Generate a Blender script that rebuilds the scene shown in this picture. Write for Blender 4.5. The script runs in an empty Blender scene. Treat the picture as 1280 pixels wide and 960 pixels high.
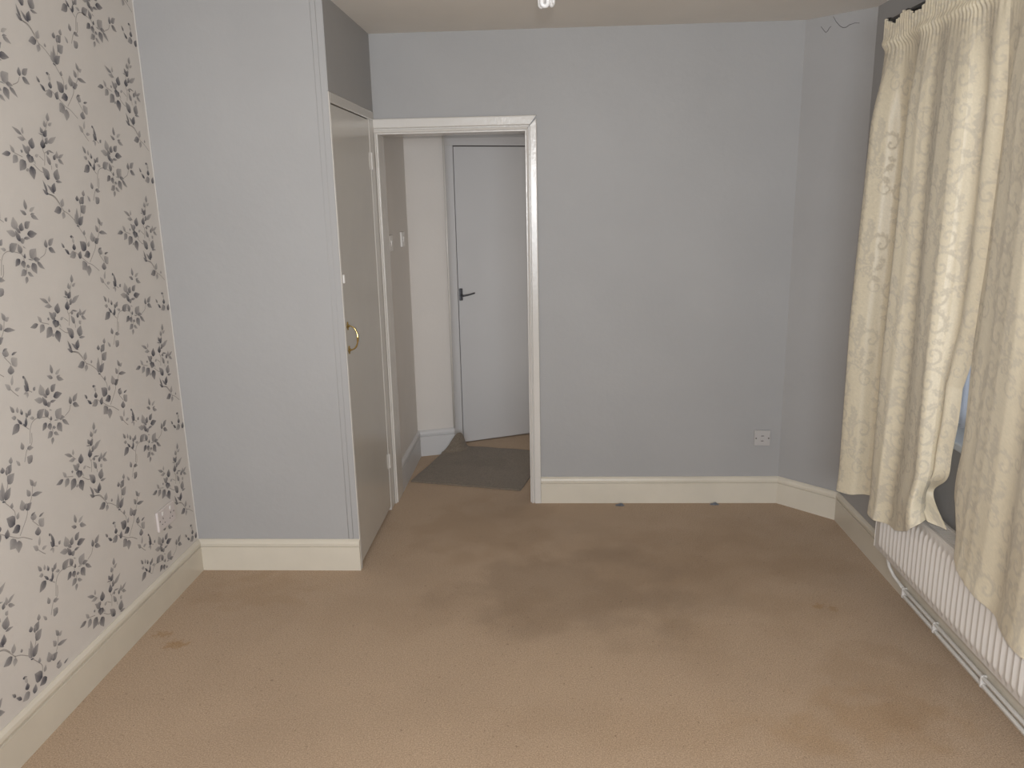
import bpy, bmesh, math, random
import numpy as np
from mathutils import Matrix, Vector

S = bpy.context.scene
COL = S.collection
random.seed(7)

# ------------------------------------------------------------------ camera
cam_d = bpy.data.cameras.new('camera')
cam = bpy.data.objects.new('camera', cam_d)
COL.objects.link(cam)
cam_d.sensor_fit = 'HORIZONTAL'
cam_d.sensor_width = 36.0
cam_d.lens = 36.0 * 982.0 / 1280.0
cam_d.clip_start = 0.02
cam.matrix_world = Matrix((
    (0.998665717, 0.008713838, 0.050900447, 0.0),
    (0.047483302, 0.232530841, -0.971429227, 0.0),
    (-0.020300801, 0.972549987, 0.231806817, 1.66),
    (0, 0, 0, 1)))
S.camera = cam

# ------------------------------------------------------------------ light
FLASH_W, REAR_FILL_W, HALL_W = 99.0, 104.0, 2.2
S.view_settings.view_transform = 'Standard'
S.view_settings.look = 'None'
S.view_settings.gamma = 1.0
S.view_settings.use_curve_mapping = False
S.view_settings.exposure = 0.24

wd = bpy.data.worlds.new('overcast_sky')
S.world = wd
wd.use_nodes = True
wd.node_tree.nodes['Background'].inputs[0].default_value = (0.62, 0.70, 0.84, 1)
wd.node_tree.nodes['Background'].inputs[1].default_value = 1.7

fl = bpy.data.lights.new('camera_flash', 'SPOT')       # the flash of the photographer's camera
fl.energy = FLASH_W
fl.color = (1.0, 0.955, 0.90)
fl.spot_size = math.radians(150)
fl.spot_blend = 0.5
fl.shadow_soft_size = 0.007
fo = bpy.data.objects.new('camera_flash', fl)
COL.objects.link(fo)
fo.location = (0.01, 0.0, 1.74)
fo.rotation_euler = (math.radians(90 - 5), 0, math.radians(-2.8))

dl = bpy.data.lights.new('rear_fill_light', 'AREA')  # added ambient fill for the room, behind an unseen rear window
dl.shape = 'RECTANGLE'
dl.size, dl.size_y = 2.2, 1.35
dl.energy = REAR_FILL_W
dl.color = (0.93, 0.96, 1.0)
do = bpy.data.objects.new('rear_fill_light', dl)
COL.objects.link(do)
do.location = (0.0, -1.24, 1.50)
do.rotation_euler = (math.radians(106), 0, 0)

hl = bpy.data.lights.new('hall_fill_light', 'AREA')        # added fill that brightens the hall, no such source seen
hl.shape = 'RECTANGLE'
hl.size, hl.size_y = 0.9, 1.9
hl.energy = HALL_W
hl.color = (1.0, 0.96, 0.90)
ho = bpy.data.objects.new('hall_fill_light', hl)
COL.objects.link(ho)
ho.location = (0.235, 4.80, 1.15)
ho.rotation_euler = (math.radians(90), 0, math.radians(90))


# ------------------------------------------------------------------ helpers
def finish(name, bm, mat, parent=None, smooth=False, angle=None):
    me = bpy.data.meshes.new(name)
    bmesh.ops.recalc_face_normals(bm, faces=bm.faces)
    bm.to_mesh(me)
    bm.free()
    if mat is not None:
        me.materials.append(mat)
    if smooth:
        me.polygons.foreach_set('use_smooth', [True] * len(me.polygons))
        if angle:
            me.set_sharp_from_angle(angle=math.radians(angle))
    o = bpy.data.objects.new(name, me)
    COL.objects.link(o)
    if parent is not None:
        o.parent = parent
    return o


def tag(o, label=None, cat=None, group=None, kind=None):
    if label: o['label'] = label
    if cat: o['category'] = cat
    if group: o['group'] = group
    if kind: o['kind'] = kind
    return o


def empty(name, loc=(0, 0, 0)):
    o = bpy.data.objects.new(name, None)
    o.empty_display_size = 0.05
    COL.objects.link(o)
    o.location = loc
    return o


def under(child, parent):
    """parent without moving (parents here are unrotated empties or meshes at the origin)"""
    child.parent = parent
    child.matrix_parent_inverse = Matrix.Translation(-Vector(parent.location))
    return child


def box(bm, lo, hi, bev=0.0, seg=2, M=None):
    c = [(a + b) / 2 for a, b in zip(lo, hi)]
    s = [abs(b - a) for a, b in zip(lo, hi)]
    r = bmesh.ops.create_cube(bm, size=1.0, matrix=Matrix.Translation(c) @ Matrix.Diagonal((s[0], s[1], s[2], 1)))
    vs = r['verts']
    if bev > 0:
        es = list({e for v in vs for e in v.link_edges})
        rb = bmesh.ops.bevel(bm, geom=es, offset=bev, segments=seg, profile=0.5, affect='EDGES')
        vs = list({v for f in rb['faces'] for v in f.verts} | {v for v in vs if v.is_valid})
    if M is not None:
        bmesh.ops.transform(bm, matrix=M, verts=vs)
    return vs


def cyl(bm, p0, p1, r0, r1=None, n=16, caps=True):
    p0, p1 = Vector(p0), Vector(p1)
    d = p1 - p0
    q = Vector((0, 0, 1)).rotation_difference(d.normalized()).to_matrix().to_4x4()
    bmesh.ops.create_cone(bm, cap_ends=caps, segments=n, radius1=r0, radius2=r0 if r1 is None else r1,
                          depth=d.length, matrix=Matrix.Translation((p0 + p1) / 2) @ q)


def lathe(bm, prof, base, axis, n=20):
    """prof: list of (radius, height) along axis from base"""
    base = Vector(base)
    q = Vector((0, 0, 1)).rotation_difference(Vector(axis).normalized()).to_matrix()
    rings = []
    for r, h in prof:
        rings.append([bm.verts.new(base + q @ Vector((r * math.cos(2 * math.pi * k / n), r * math.sin(2 * math.pi * k / n), h))) for k in range(n)])
    for a, b in zip(rings, rings[1:]):
        for k in range(n):
            bm.faces.new((a[k], a[(k + 1) % n], b[(k + 1) % n], b[k]))
    bm.faces.new(rings[0][::-1])
    bm.faces.new(rings[-1])


def tube(bm, pts, r, n=10, closed_ends=True):
    pts = [Vector(p) for p in pts]
    rr = r if isinstance(r, (list, tuple)) else [r] * len(pts)
    up = Vector((0.123, 0.31, 0.94)).normalized()
    rings = []
    t0 = (pts[1] - pts[0]).normalized()
    u = t0.cross(up).normalized()
    for i, p in enumerate(pts):
        a = pts[max(i - 1, 0)]
        b = pts[min(i + 1, len(pts) - 1)]
        t = (b - a).normalized()
        u = (u - t * u.dot(t)).normalized()
        v = t.cross(u)
        rings.append([bm.verts.new(p + (u * math.cos(2 * math.pi * k / n) + v * math.sin(2 * math.pi * k / n)) * rr[i]) for k in range(n)])
    for a, b in zip(rings, rings[1:]):
        for k in range(n):
            bm.faces.new((a[k], a[(k + 1) % n], b[(k + 1) % n], b[k]))
    if closed_ends:
        bm.faces.new(rings[0][::-1])
        bm.faces.new(rings[-1])


def crom(P, n):
    """Catmull-Rom through rows of P, n samples, knots evenly spaced"""
    P = np.asarray(P, float)
    P = np.vstack([2 * P[0] - P[1], P, 2 * P[-1] - P[-2]])
    m = len(P) - 3
    t = np.linspace(0, m - 1e-9, n)
    i = t.astype(int)
    f = (t - i)[:, None]
    a, b, c, d = P[i], P[i + 1], P[i + 2], P[i + 3]
    return 0.5 * (2 * b + (c - a) * f + (2 * a - 5 * b + 4 * c - d) * f * f + (3 * b - a - 3 * c + d) * f ** 3)


def molding(bm, prof, p0, p1, out, up, m0=0.0, m1=0.0):
    """prism of prof [(o,u)] from p0 to p1; mitres shift an end along the run by m*o (out) or by (m[0]*o+m[1]*u)"""
    p0, p1, out, up = Vector(p0), Vector(p1), Vector(out), Vector(up)
    d = (p1 - p0).normalized()
    A, B = [], []
    for o, u in prof:
        s0 = m0 * o if not isinstance(m0, tuple) else m0[0] * o + m0[1] * u
        s1 = m1 * o if not isinstance(m1, tuple) else m1[0] * o + m1[1] * u
        A.append(bm.verts.new(p0 + out * o + up * u + d * s0))
        B.append(bm.verts.new(p1 + out * o + up * u + d * s1))
    n = len(prof)
    for k in range(n):
        bm.faces.new((A[k], A[(k + 1) % n], B[(k + 1) % n], B[k]))
    bm.faces.new(A[::-1])
    bm.faces.new(B)


# ------------------------------------------------------------------ materials
def mat(name, col, rough=0.6, spec=0.5, metal=0.0, noise=0.0, nscale=8.0, bump=0.0, bscale=60.0, coat=0.0, bstretch=None):
    m = bpy.data.materials.new(name)
    m.use_nodes = True
    nt = m.node_tree
    b = nt.nodes['Principled BSDF']
    b.inputs['Base Color'].default_value = (*col, 1)
    b.inputs['Roughness'].default_value = rough
    b.inputs['Specular IOR Level'].default_value = spec
    b.inputs['Metallic'].default_value = metal
    b.inputs['Coat Weight'].default_value = coat
    tc = nt.nodes.new('ShaderNodeTexCoord')
    src = tc.outputs['Object']
    if noise > 0:
        n = nt.nodes.new('ShaderNodeTexNoise')
        n.inputs['Scale'].default_value = nscale
        n.inputs['Detail'].default_value = 5
        r = nt.nodes.new('ShaderNodeValToRGB')
        r.color_ramp.elements[0].position = 0.3
        r.color_ramp.elements[1].position = 0.7
        r.color_ramp.elements[0].color = (*[c * (1 - noise) for c in col], 1)
        r.color_ramp.elements[1].color = (*[min(1, c * (1 + noise * 0.6)) for c in col], 1)
        nt.links.new(src, n.inputs['Vector'])
        nt.links.new(n.outputs['Fac'], r.inputs['Fac'])
        nt.links.new(r.outputs['Color'], b.inputs['Base Color'])
    if bump > 0:
        mp = nt.nodes.new('ShaderNodeMapping')
        mp.inputs['Scale'].default_value = bstretch or (1, 1, 1)
        n2 = nt.nodes.new('ShaderNodeTexNoise')
        n2.inputs['Scale'].default_value = bscale
        n2.inputs['Detail'].default_value = 4
        bp = nt.nodes.new('ShaderNodeBump')
        bp.inputs['Strength'].default_value = bump
        bp.inputs['Distance'].default_value = 0.01
        nt.links.new(src, mp.inputs['Vector'])
        nt.links.new(mp.outputs['Vector'], n2.inputs['Vector'])
        nt.links.new(n2.outputs['Fac'], bp.inputs['Height'])
        nt.links.new(bp.outputs['Normal'], b.inputs['Normal'])
    return m


M_grey = mat('grey_wall_paint', (0.350, 0.340, 0.334), 0.55, 0.35, noise=0.035, nscale=2.2, bump=0.10, bscale=35)
M_hall = mat('hall_white_paint', (0.59, 0.548, 0.51), 0.6, 0.3, noise=0.03, nscale=3, bump=0.08, bscale=35)
M_ceil = mat('ceiling_paint', (0.74, 0.70, 0.645), 0.8, 0.2, noise=0.04, nscale=2.0, bump=0.08, bscale=30)
M_gloss = mat('white_gloss_paint', (0.60, 0.565, 0.525), 0.22, 0.5, noise=0.03, nscale=6, bump=0.12, bscale=70, bstretch=(1, 1, 0.6))
M_cream = mat('cream_gloss_paint', (0.60, 0.545, 0.455), 0.30, 0.5, noise=0.05, nscale=5, bump=0.05, bscale=40)
M_cup = mat('cupboard_door_gloss', (0.55, 0.515, 0.465), 0.20, 0.5, noise=0.03, nscale=3, bump=0.03, bscale=14)
M_door = mat('hall_door_white', (0.52, 0.505, 0.50), 0.45, 0.4, noise=0.02, nscale=3)
M_plastic = mat('white_plastic', (0.66, 0.63, 0.60), 0.35, 0.5)
M_plastic_grey = mat('pale_grey_plastic', (0.43, 0.405, 0.39), 0.4, 0.5)
M_dark = mat('dark_slot', (0.03, 0.028, 0.026), 0.6)
M_screw = mat('screw_metal', (0.16, 0.14, 0.13), 0.4, metal=0.8)
M_brass = mat('polished_brass', (0.62, 0.47, 0.20), 0.16, metal=1.0)
M_black = mat('black_lacquer', (0.012, 0.011, 0.012), 0.35)
M_iron = mat('dark_grey_metal', (0.10, 0.10, 0.11), 0.35, metal=0.7)
M_rad = mat('radiator_enamel', (0.60, 0.56, 0.52), 0.28, 0.5, noise=0.02, nscale=6)
M_pipe = mat('painted_pipe', (0.64, 0.61, 0.57), 0.3, 0.5, noise=0.05, nscale=20)
M_upvc = mat('white_window_frame', (0.68, 0.70, 0.72), 0.35, 0.5)
M_lamp = mat('lamp_glass_white', (0.50, 0.485, 0.475), 0.25, 0.4)
M_cord = mat('white_flex', (0.7, 0.68, 0.66), 0.5)
M_crack = mat('plaster_crack', (0.14, 0.13, 0.13), 0.9, 0.1)
M_scrap = mat('grey_scrap', (0.30, 0.31, 0.34), 0.8, 0.2, noise=0.3, nscale=120)
M_paper_edge = mat('paper_edge', (0.62, 0.59, 0.56), 0.7, 0.2)

# window glass: thin pane
M_glass = bpy.data.materials.new('window_glass')
M_glass.use_nodes = True
nt = M_glass.node_tree
nt.nodes.remove(nt.nodes['Principled BSDF'])
mx = nt.nodes.new('ShaderNodeMixShader')
tr = nt.nodes.new('ShaderNodeBsdfTransparent')
tr.inputs[0].default_value = (0.93, 0.95, 0.96, 1)
gl = nt.nodes.new('ShaderNodeBsdfGlossy')
gl.inputs['Roughness'].default_value = 0.02
fr = nt.nodes.new('ShaderNodeFresnel')
nt.links.new(fr.outputs[0], mx.inputs[0])
nt.links.new(tr.outputs[0], mx.inputs[1])
nt.links.new(gl.outputs[0], mx.inputs[2])
nt.links.new(mx.outputs[0], nt.nodes['Material Output'].inputs[0])

# net curtain: thin white voile
M_net = bpy.data.materials.new('net_voile')
M_net.use_nodes = True
nt = M_net.node_tree
nt.nodes.remove(nt.nodes['Principled BSDF'])
mx = nt.nodes.new('ShaderNodeMixShader')
mx.inputs[0].default_value = 0.62
tr = nt.nodes.new('ShaderNodeBsdfTransparent')
tl = nt.nodes.new('ShaderNodeBsdfTranslucent')
tl.inputs[0].default_value = (0.86, 0.86, 0.90, 1)
df = nt.nodes.new('ShaderNodeBsdfDiffuse')
df.inputs[0].default_value = (0.80, 0.80, 0.82, 1)
m2 = nt.nodes.new('ShaderNodeMixShader')
m2.inputs[0].default_value = 0.5
nt.links.new(tl.outputs[0], m2.inputs[1])
nt.links.new(df.outputs[0], m2.inputs[2])
nt.links.new(tr.outputs[0], mx.inputs[1])
nt.links.new(m2.outputs[0], mx.inputs[2])
nt.links.new(mx.outputs[0], nt.nodes['Material Output'].inputs[0])


def carpet_mat(name, c_dark, c_lite, c_fleck, stains=(), pile=1.0):
    m = bpy.data.materials.new(name)
    m.use_nodes = True
    nt = m.node_tree
    N, L = nt.nodes, nt.links
    b = N['Principled BSDF']
    b.inputs['Roughness'].default_value = 0.95
    b.inputs['Specular IOR Level'].default_value = 0.05
    b.inputs['Sheen Weight'].default_value = 0.15
    tc = N.new('ShaderNodeTexCoord')
    src = tc.outputs['Object']

    def noise(scale, detail, rough=0.5):
        n = N.new('ShaderNodeTexNoise')
        n.inputs['Scale'].default_value = scale
        n.inputs['Detail'].default_value = detail
        n.inputs['Roughness'].default_value = rough
        L.new(src, n.inputs['Vector'])
        return n.outputs['Fac']

    def mixc(fac, a, bcol, mode='MIX'):
        x = N.new('ShaderNodeMix')
        x.data_type = 'RGBA'
        x.blend_type = mode
        for s, v in ((x.inputs[0], fac), (x.inputs[6], a), (x.inputs[7], bcol)):
            if isinstance(v, bpy.types.NodeSocket): L.new(v, s)
            elif isinstance(v, (int, float)): s.default_value = v
            else: s.default_value = (*v, 1)
        return x.outputs[2]

    def mrange(v, a, b_, c=0.0, d=1.0):
        x = N.new('ShaderNodeMapRange')
        x.interpolation_type = 'SMOOTHSTEP'
        L.new(v, x.inputs[0])
        for i, k in enumerate((a, b_, c, d)): x.inputs[i + 1].default_value = k
        return x.outputs[0]

    grain = noise(210 * pile, 5, 0.8)
    col = mixc(mrange(grain, 0.34, 0.66), c_dark, c_lite)
    col = mixc(mrange(noise(1.7, 4), 0.40, 0.72, 0, 0.16), col, [c * 0.72 for c in c_dark])
    col = mixc(mrange(noise(70, 2), 0.66, 0.74, 0, 0.6), col, c_fleck)
    geo = N.new('ShaderNodeSeparateXYZ')
    L.new(src, geo.inputs[0])
    for (x0, y0, rx, ry, amt, tint) in stains:
        dx = N.new('ShaderNodeMath'); dx.operation = 'SUBTRACT'; L.new(geo.outputs[0], dx.inputs[0]); dx.inputs[1].default_value = x0
        dy = N.new('ShaderNodeMath'); dy.operation = 'SUBTRACT'; L.new(geo.outputs[1], dy.inputs[0]); dy.inputs[1].default_value = y0
        cx = N.new('ShaderNodeMath'); cx.operation = 'DIVIDE'; L.new(dx.outputs[0], cx.inputs[0]); cx.inputs[1].default_value = rx
        cy = N.new('ShaderNodeMath'); cy.operation = 'DIVIDE'; L.new(dy.outputs[0], cy.inputs[0]); cy.inputs[1].default_value = ry
        cb = N.new('ShaderNodeCombineXYZ'); L.new(cx.outputs[0], cb.inputs[0]); L.new(cy.outputs[0], cb.inputs[1])
        ln = N.new('ShaderNodeVectorMath'); ln.operation = 'LENGTH'; L.new(cb.outputs[0], ln.inputs[0])
        ad = N.new('ShaderNodeMath'); ad.operation = 'ADD'; L.new(ln.outputs[1], ad.inputs[0])
        wob = mrange(noise(2.2 / max(rx, ry), 4), 0.3, 0.7, -0.45, 0.45)
        L.new(wob, ad.inputs[1])
        col = mixc(mrange(ad.outputs[0], 1.15, 0.25, 0, amt), col, tint, 'MULTIPLY')
    L.new(col, b.inputs['Base Color'])
    bp = N.new('ShaderNodeBump')
    bp.inputs['Strength'].default_value = 0.55
    bp.inputs['Distance'].default_value = 0.006
    L.new(grain, bp.inputs['Height'])
    L.new(bp.outputs['Normal'], b.inputs['Normal'])
    return m


WARM = (0.80, 0.66, 0.42)
GREY = (0.62, 0.60, 0.57)
M_carpet = carpet_mat('beige_carpet', (0.290, 0.196, 0.122), (0.560, 0.408, 0.278), (0.17, 0.105, 0.062), stains=(
    (0.10, 3.09, 0.62, 0.45, 0.50, GREY), (0.55, 3.25, 0.75, 0.55, 0.40, (0.72, 0.66, 0.56)),
    (-0.35, 3.75, 0.45, 0.40, 0.40, (0.74, 0.68, 0.58)), (-1.465, 2.66, 0.055, 0.035, 0.75, WARM),
    (-1.55, 2.73, 0.04, 0.03, 0.6, WARM), (1.085, 2.98, 0.03, 0.025, 0.7, WARM), (1.135, 2.96, 0.022, 0.025, 0.6, WARM),
    (0.98, 2.25, 0.35, 0.18, 0.35, WARM), (1.15, 2.45, 0.22, 0.3, 0.35, (0.74, 0.67, 0.55)),
    (0.95, 3.55, 0.55, 0.45, 0.35, (0.78, 0.72, 0.62)), (-0.6, 2.95, 0.6, 0.3, 0.22, (0.75, 0.7, 0.62)),
    (0.25, 2.2, 0.5, 0.15, 0.2, (0.8, 0.74, 0.64)), (-1.3, 3.1, 0.25, 0.2, 0.35, (0.8, 0.72, 0.58))))
M_mat = carpet_mat('grey_mat_pile', (0.150, 0.122, 0.094), (0.260, 0.212, 0.166), (0.10, 0.08, 0.065),
                   stains=((-0.42, 4.75, 0.22, 0.14, 0.35, (0.78, 0.76, 0.74)),), pile=0.8)


def attr_mat(name, attr, rough, spec, bump_scale, bump, sheen=0.0, transl=0.0, stretch=(1, 1, 1)):
    m = bpy.data.materials.new(name)
    m.use_nodes = True
    nt = m.node_tree
    b = nt.nodes['Principled BSDF']
    a = nt.nodes.new('ShaderNodeAttribute')
    a.attribute_name = attr
    nt.links.new(a.outputs['Color'], b.inputs['Base Color'])
    b.inputs['Roughness'].default_value = rough
    b.inputs['Specular IOR Level'].default_value = spec
    b.inputs['Sheen Weight'].default_value = sheen
    if bump:
        tc = nt.nodes.new('ShaderNodeTexCoord')
        mp = nt.nodes.new('ShaderNodeMapping')
        mp.inputs['Scale'].default_value = stretch
        n = nt.nodes.new('ShaderNodeTexNoise')
        n.inputs['Scale'].default_value = bump_scale
        n.inputs['Detail'].default_value = 3
        bp = nt.nodes.new('ShaderNodeBump')
        bp.inputs['Strength'].default_value = bump
        bp.inputs['Distance'].default_value = 0.004
        nt.links.new(tc.outputs['Object'], mp.inputs['Vector'])
        nt.links.new(mp.outputs['Vector'], n.inputs['Vector'])
        nt.links.new(n.outputs['Fac'], bp.inputs['Height'])
        nt.links.new(bp.outputs['Normal'], b.inputs['Normal'])
    if transl:
        out = nt.nodes['Material Output']
        t = nt.nodes.new('ShaderNodeBsdfTranslucent')
        nt.links.new(a.outputs['Color'], t.inputs[0])
        x = nt.nodes.new('ShaderNodeMixShader')
        x.inputs[0].default_value = transl
        nt.links.new(b.outputs[0], x.inputs[1])
        nt.links.new(t.outputs[0], x.inputs[2])
        nt.links.new(x.outputs[0], out.inputs[0])
    return m


PAPER = (0.600, 0.560, 0.520)
M_paper = mat('wallpaper_ground', PAPER, 0.6, 0.25, noise=0.03, nscale=5, bump=0.05, bscale=220)
M_print = attr_mat('wallpaper_leaf_ink', 'ink', 0.6, 0.25, 0, 0)
M_damask = attr_mat('cream_damask', 'weave', 0.45, 0.5, 500, 0.12, sheen=0.1, transl=0.10)
_nt = M_damask.node_tree
_a = [n for n in _nt.nodes if n.type == 'ATTRIBUTE'][0]
_nt.links.new(_a.outputs['Alpha'], _nt.nodes['Principled BSDF'].inputs['Roughness'])

# ------------------------------------------------------------------ room shell
XL, XR, YB, YC, ZC = -1.642, 1.468, 4.112, 3.298, 2.452      # wall planes, ceiling
YR = -1.0                                                     # rear wall


def structure(name, boxes, m, label, cat, bev=0.0):
    bm = bmesh.new()
    for lo, hi in boxes:
        box(bm, lo, hi, bev)
    o = finish(name, bm, m)
    return tag(o, label, cat, kind='structure')


structure('floor', [((-1.95, -1.3, -0.12), (2.0, 6.2, 0.0))], M_carpet,
          'worn beige fitted carpet covering the whole floor, with faint stains', 'floor')
structure('ceiling', [((-1.95, -1.3, ZC), (2.0, 6.2, ZC + 0.12))], M_ceil,
          'plain off-white painted ceiling over the room', 'ceiling')
wall_left = structure('wall_left', [((XL - 0.12, YR - 0.2, 0.0), (XL, YC + 0.9, ZC))], M_paper,
                      'left wall papered with grey leaf sprays on pale pinkish ground', 'wall')
structure('wall_cupboard_front', [((XL, YC, 0.0), (-0.8895, YC + 0.012, ZC))], M_grey,
          'pale grey painted front face of the boxed-in cupboard', 'wall')
structure('wall_cupboard_side', [((-0.965, YC + 0.0125, 2.0885), (-0.886, YB, ZC)), ((-0.8892, YC, 2.0885), (-0.886, YC + 0.0124, ZC))], M_grey,
          'grey painted wall above the cupboard door', 'wall')
structure('wall_back', [((-0.110, YB, 0.0), (1.34, YB + 0.15, ZC)), ((-1.0, YB, 1.990), (-0.110, YB + 0.15, ZC)), ((XL, YB, 0.0), (-1.0, YB + 0.15, ZC))], M_grey,
          'grey painted back wall with the doorway opening at its left', 'wall')
# short angled wall
bm = bmesh.new()
for pts in ([(1.2259, YB), (XR, 3.8699), (XR + 0.12, 3.92), (XR + 0.1, YB + 0.15), (1.27, YB + 0.15)],):
    lo = [bm.verts.new((x, y, 0)) for x, y in pts]
    hi = [bm.verts.new((x, y, ZC)) for x, y in pts]
    n = len(pts)
    for k in range(n):
        bm.faces.new((lo[k], lo[(k + 1) % n], hi[(k + 1) % n], hi[k]))
    bm.faces.new(lo[::-1]); bm.faces.new(hi)
wall_corner = tag(finish('wall_corner', bm, M_grey), 'narrow angled grey wall across the far right corner', 'wall', kind='structure')
WY0, WY1, WZ0, WZ1 = 1.05, 3.30, 0.735, 2.16
structure('wall_right', [((XR, YR - 0.2, 0), (XR + 0.24, 4.0, WZ0)), ((XR, YR - 0.2, WZ1), (XR + 0.24, 4.0, ZC)),
                         ((XR, YR - 0.2, WZ0), (XR + 0.24, WY0, WZ1)), ((XR, WY1, WZ0), (XR + 0.24, 4.0, WZ1))], M_grey,
          'grey painted window wall behind the curtains', 'wall')
structure('wall_rear', [((XL, YR - 0.15, 0), (XR, YR, 0.8)), ((XL, YR - 0.15, 2.2), (XR, YR, ZC)),
                        ((XL, YR - 0.15, 0.8), (-1.15, YR, 2.2)), ((1.15, YR - 0.15, 0.8), (XR, YR, 2.2))], M_grey,
          'grey painted wall behind the photographer with a window added for fill light', 'wall')  # window opening added to let the rear fill light in
structure('wall_hall_left', [((-1.0, YB, 0), (-0.886, 5.1, ZC))], M_hall,
          'dim off-white hall wall carrying two switches', 'wall')
structure('wall_hall_far', [((-1.2, 6.0, 0), (0.4, 6.1, ZC)), ((-1.1, 5.1, 0), (-1.0, 6.0, ZC))], M_hall,
          'far hall wall hidden behind the flush door', 'wall')
structure('wall_hall_right', [((0.25, YB + 0.15, 0), (0.37, 6.0, ZC))], M_hall,
          'hall wall hidden to the right of the doorway', 'wall')

# angled end of the hall: facing strip of wall, frame, door; local frame X along the wall, Y away from the camera
ang = math.atan2(0.413, 0.911)
HD = Matrix.Translation((-0.615, 5.195, 0)) @ Matrix.Rotation(ang, 4, 'Z')
bm = bmesh.new()
pts = [(-0.886, 4.925), (-0.655, 5.000), (-0.690, 5.20), (-0.74, 5.40), (-0.886, 5.30)]
lo = [bm.verts.new((x, y, 0)) for x, y in pts]; hi = [bm.verts.new((x, y, ZC)) for x, y in pts]
for k in range(5):
    bm.faces.new((lo[k], lo[(k + 1) % 5], hi[(k + 1) % 5], hi[k]))
bm.faces.new(lo[::-1]); bm.faces.new(hi)
tag(finish('wall_hall_end', bm, M_hall), 'narrow off-white wall strip at the end of the hall', 'wall', kind='structure')
bm = bmesh.new()
box(bm, (-0.06, 0.03, 2.06), (1.05, 0.13, ZC), M=HD)
box(bm, (0.80, 0.03, 0.0), (1.05, 0.13, ZC), M=HD)
tag(finish('wall_hall_over_door', bm, M_hall), 'off-white wall above the flush white hall door', 'wall', kind='structure')

# ------------------------------------------------------------------ skirting boards
SK = [(0, 0), (0.0165, 0), (0.0165, 0.1150), (0.0095, 0.1165), (0.0095, 0.1210), (0.0160, 0.1225), (0.0172, 0.131),
      (0.0150, 0.141), (0.0085, 0.147), (0.004, 0.150), (0, 0.150)]
SKH = [(o * 1.05, u * 1.16) for o, u in SK]


def skirting(name, p0, p1, out, m0, m1, label, prof=SK, m=M_cream):
    bm = bmesh.new()
    molding(bm, prof, (*p0, 0), (*p1, 0), (*out, 0), (0, 0, 1), m0, m1)
    return tag(finish(name, bm, m), label, 'skirting board', kind='structure')


t8 = math.tan(math.radians(22.5))
skirting('baseboard_left', (XL, YR), (XL, YC), (1, 0), 0, -1, 'long cream skirting board below the leaf wallpaper')
skirting('baseboard_cupboard', (XL, YC), (-0.886, YC), (0, -1), 1, 0, 'short cream skirting board on the cupboard front')
skirting('baseboard_back', (-0.0655, YB), (1.2259, YB), (0, -1), 0, -t8, 'cream skirting board along the grey back wall')
r2 = math.sqrt(0.5)
skirting('baseboard_corner', (1.2259, YB), (XR, 3.8699), (-r2, -r2), t8, -t8, 'short cream skirting board on the angled corner wall')
skirting('baseboard_right', (XR, 3.8699), (XR, YR), (-1, 0), t8, 0, 'cream skirting board running under the radiator')
skirting('baseboard_hall_left', (-0.886, 4.262), (-0.886, 4.925), (1, 0), 0, -0.7, 'white skirting board on the left hall wall', SKH, M_door)
dv = Vector((0.231, 0.075)).normalized()
skirting('baseboard_hall_end', (-0.886, 4.925), (-0.655, 5.000), (dv.y, -dv.x), 0.7, 0, 'white skirting board on the narrow hall end wall', SKH, M_door)

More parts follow.
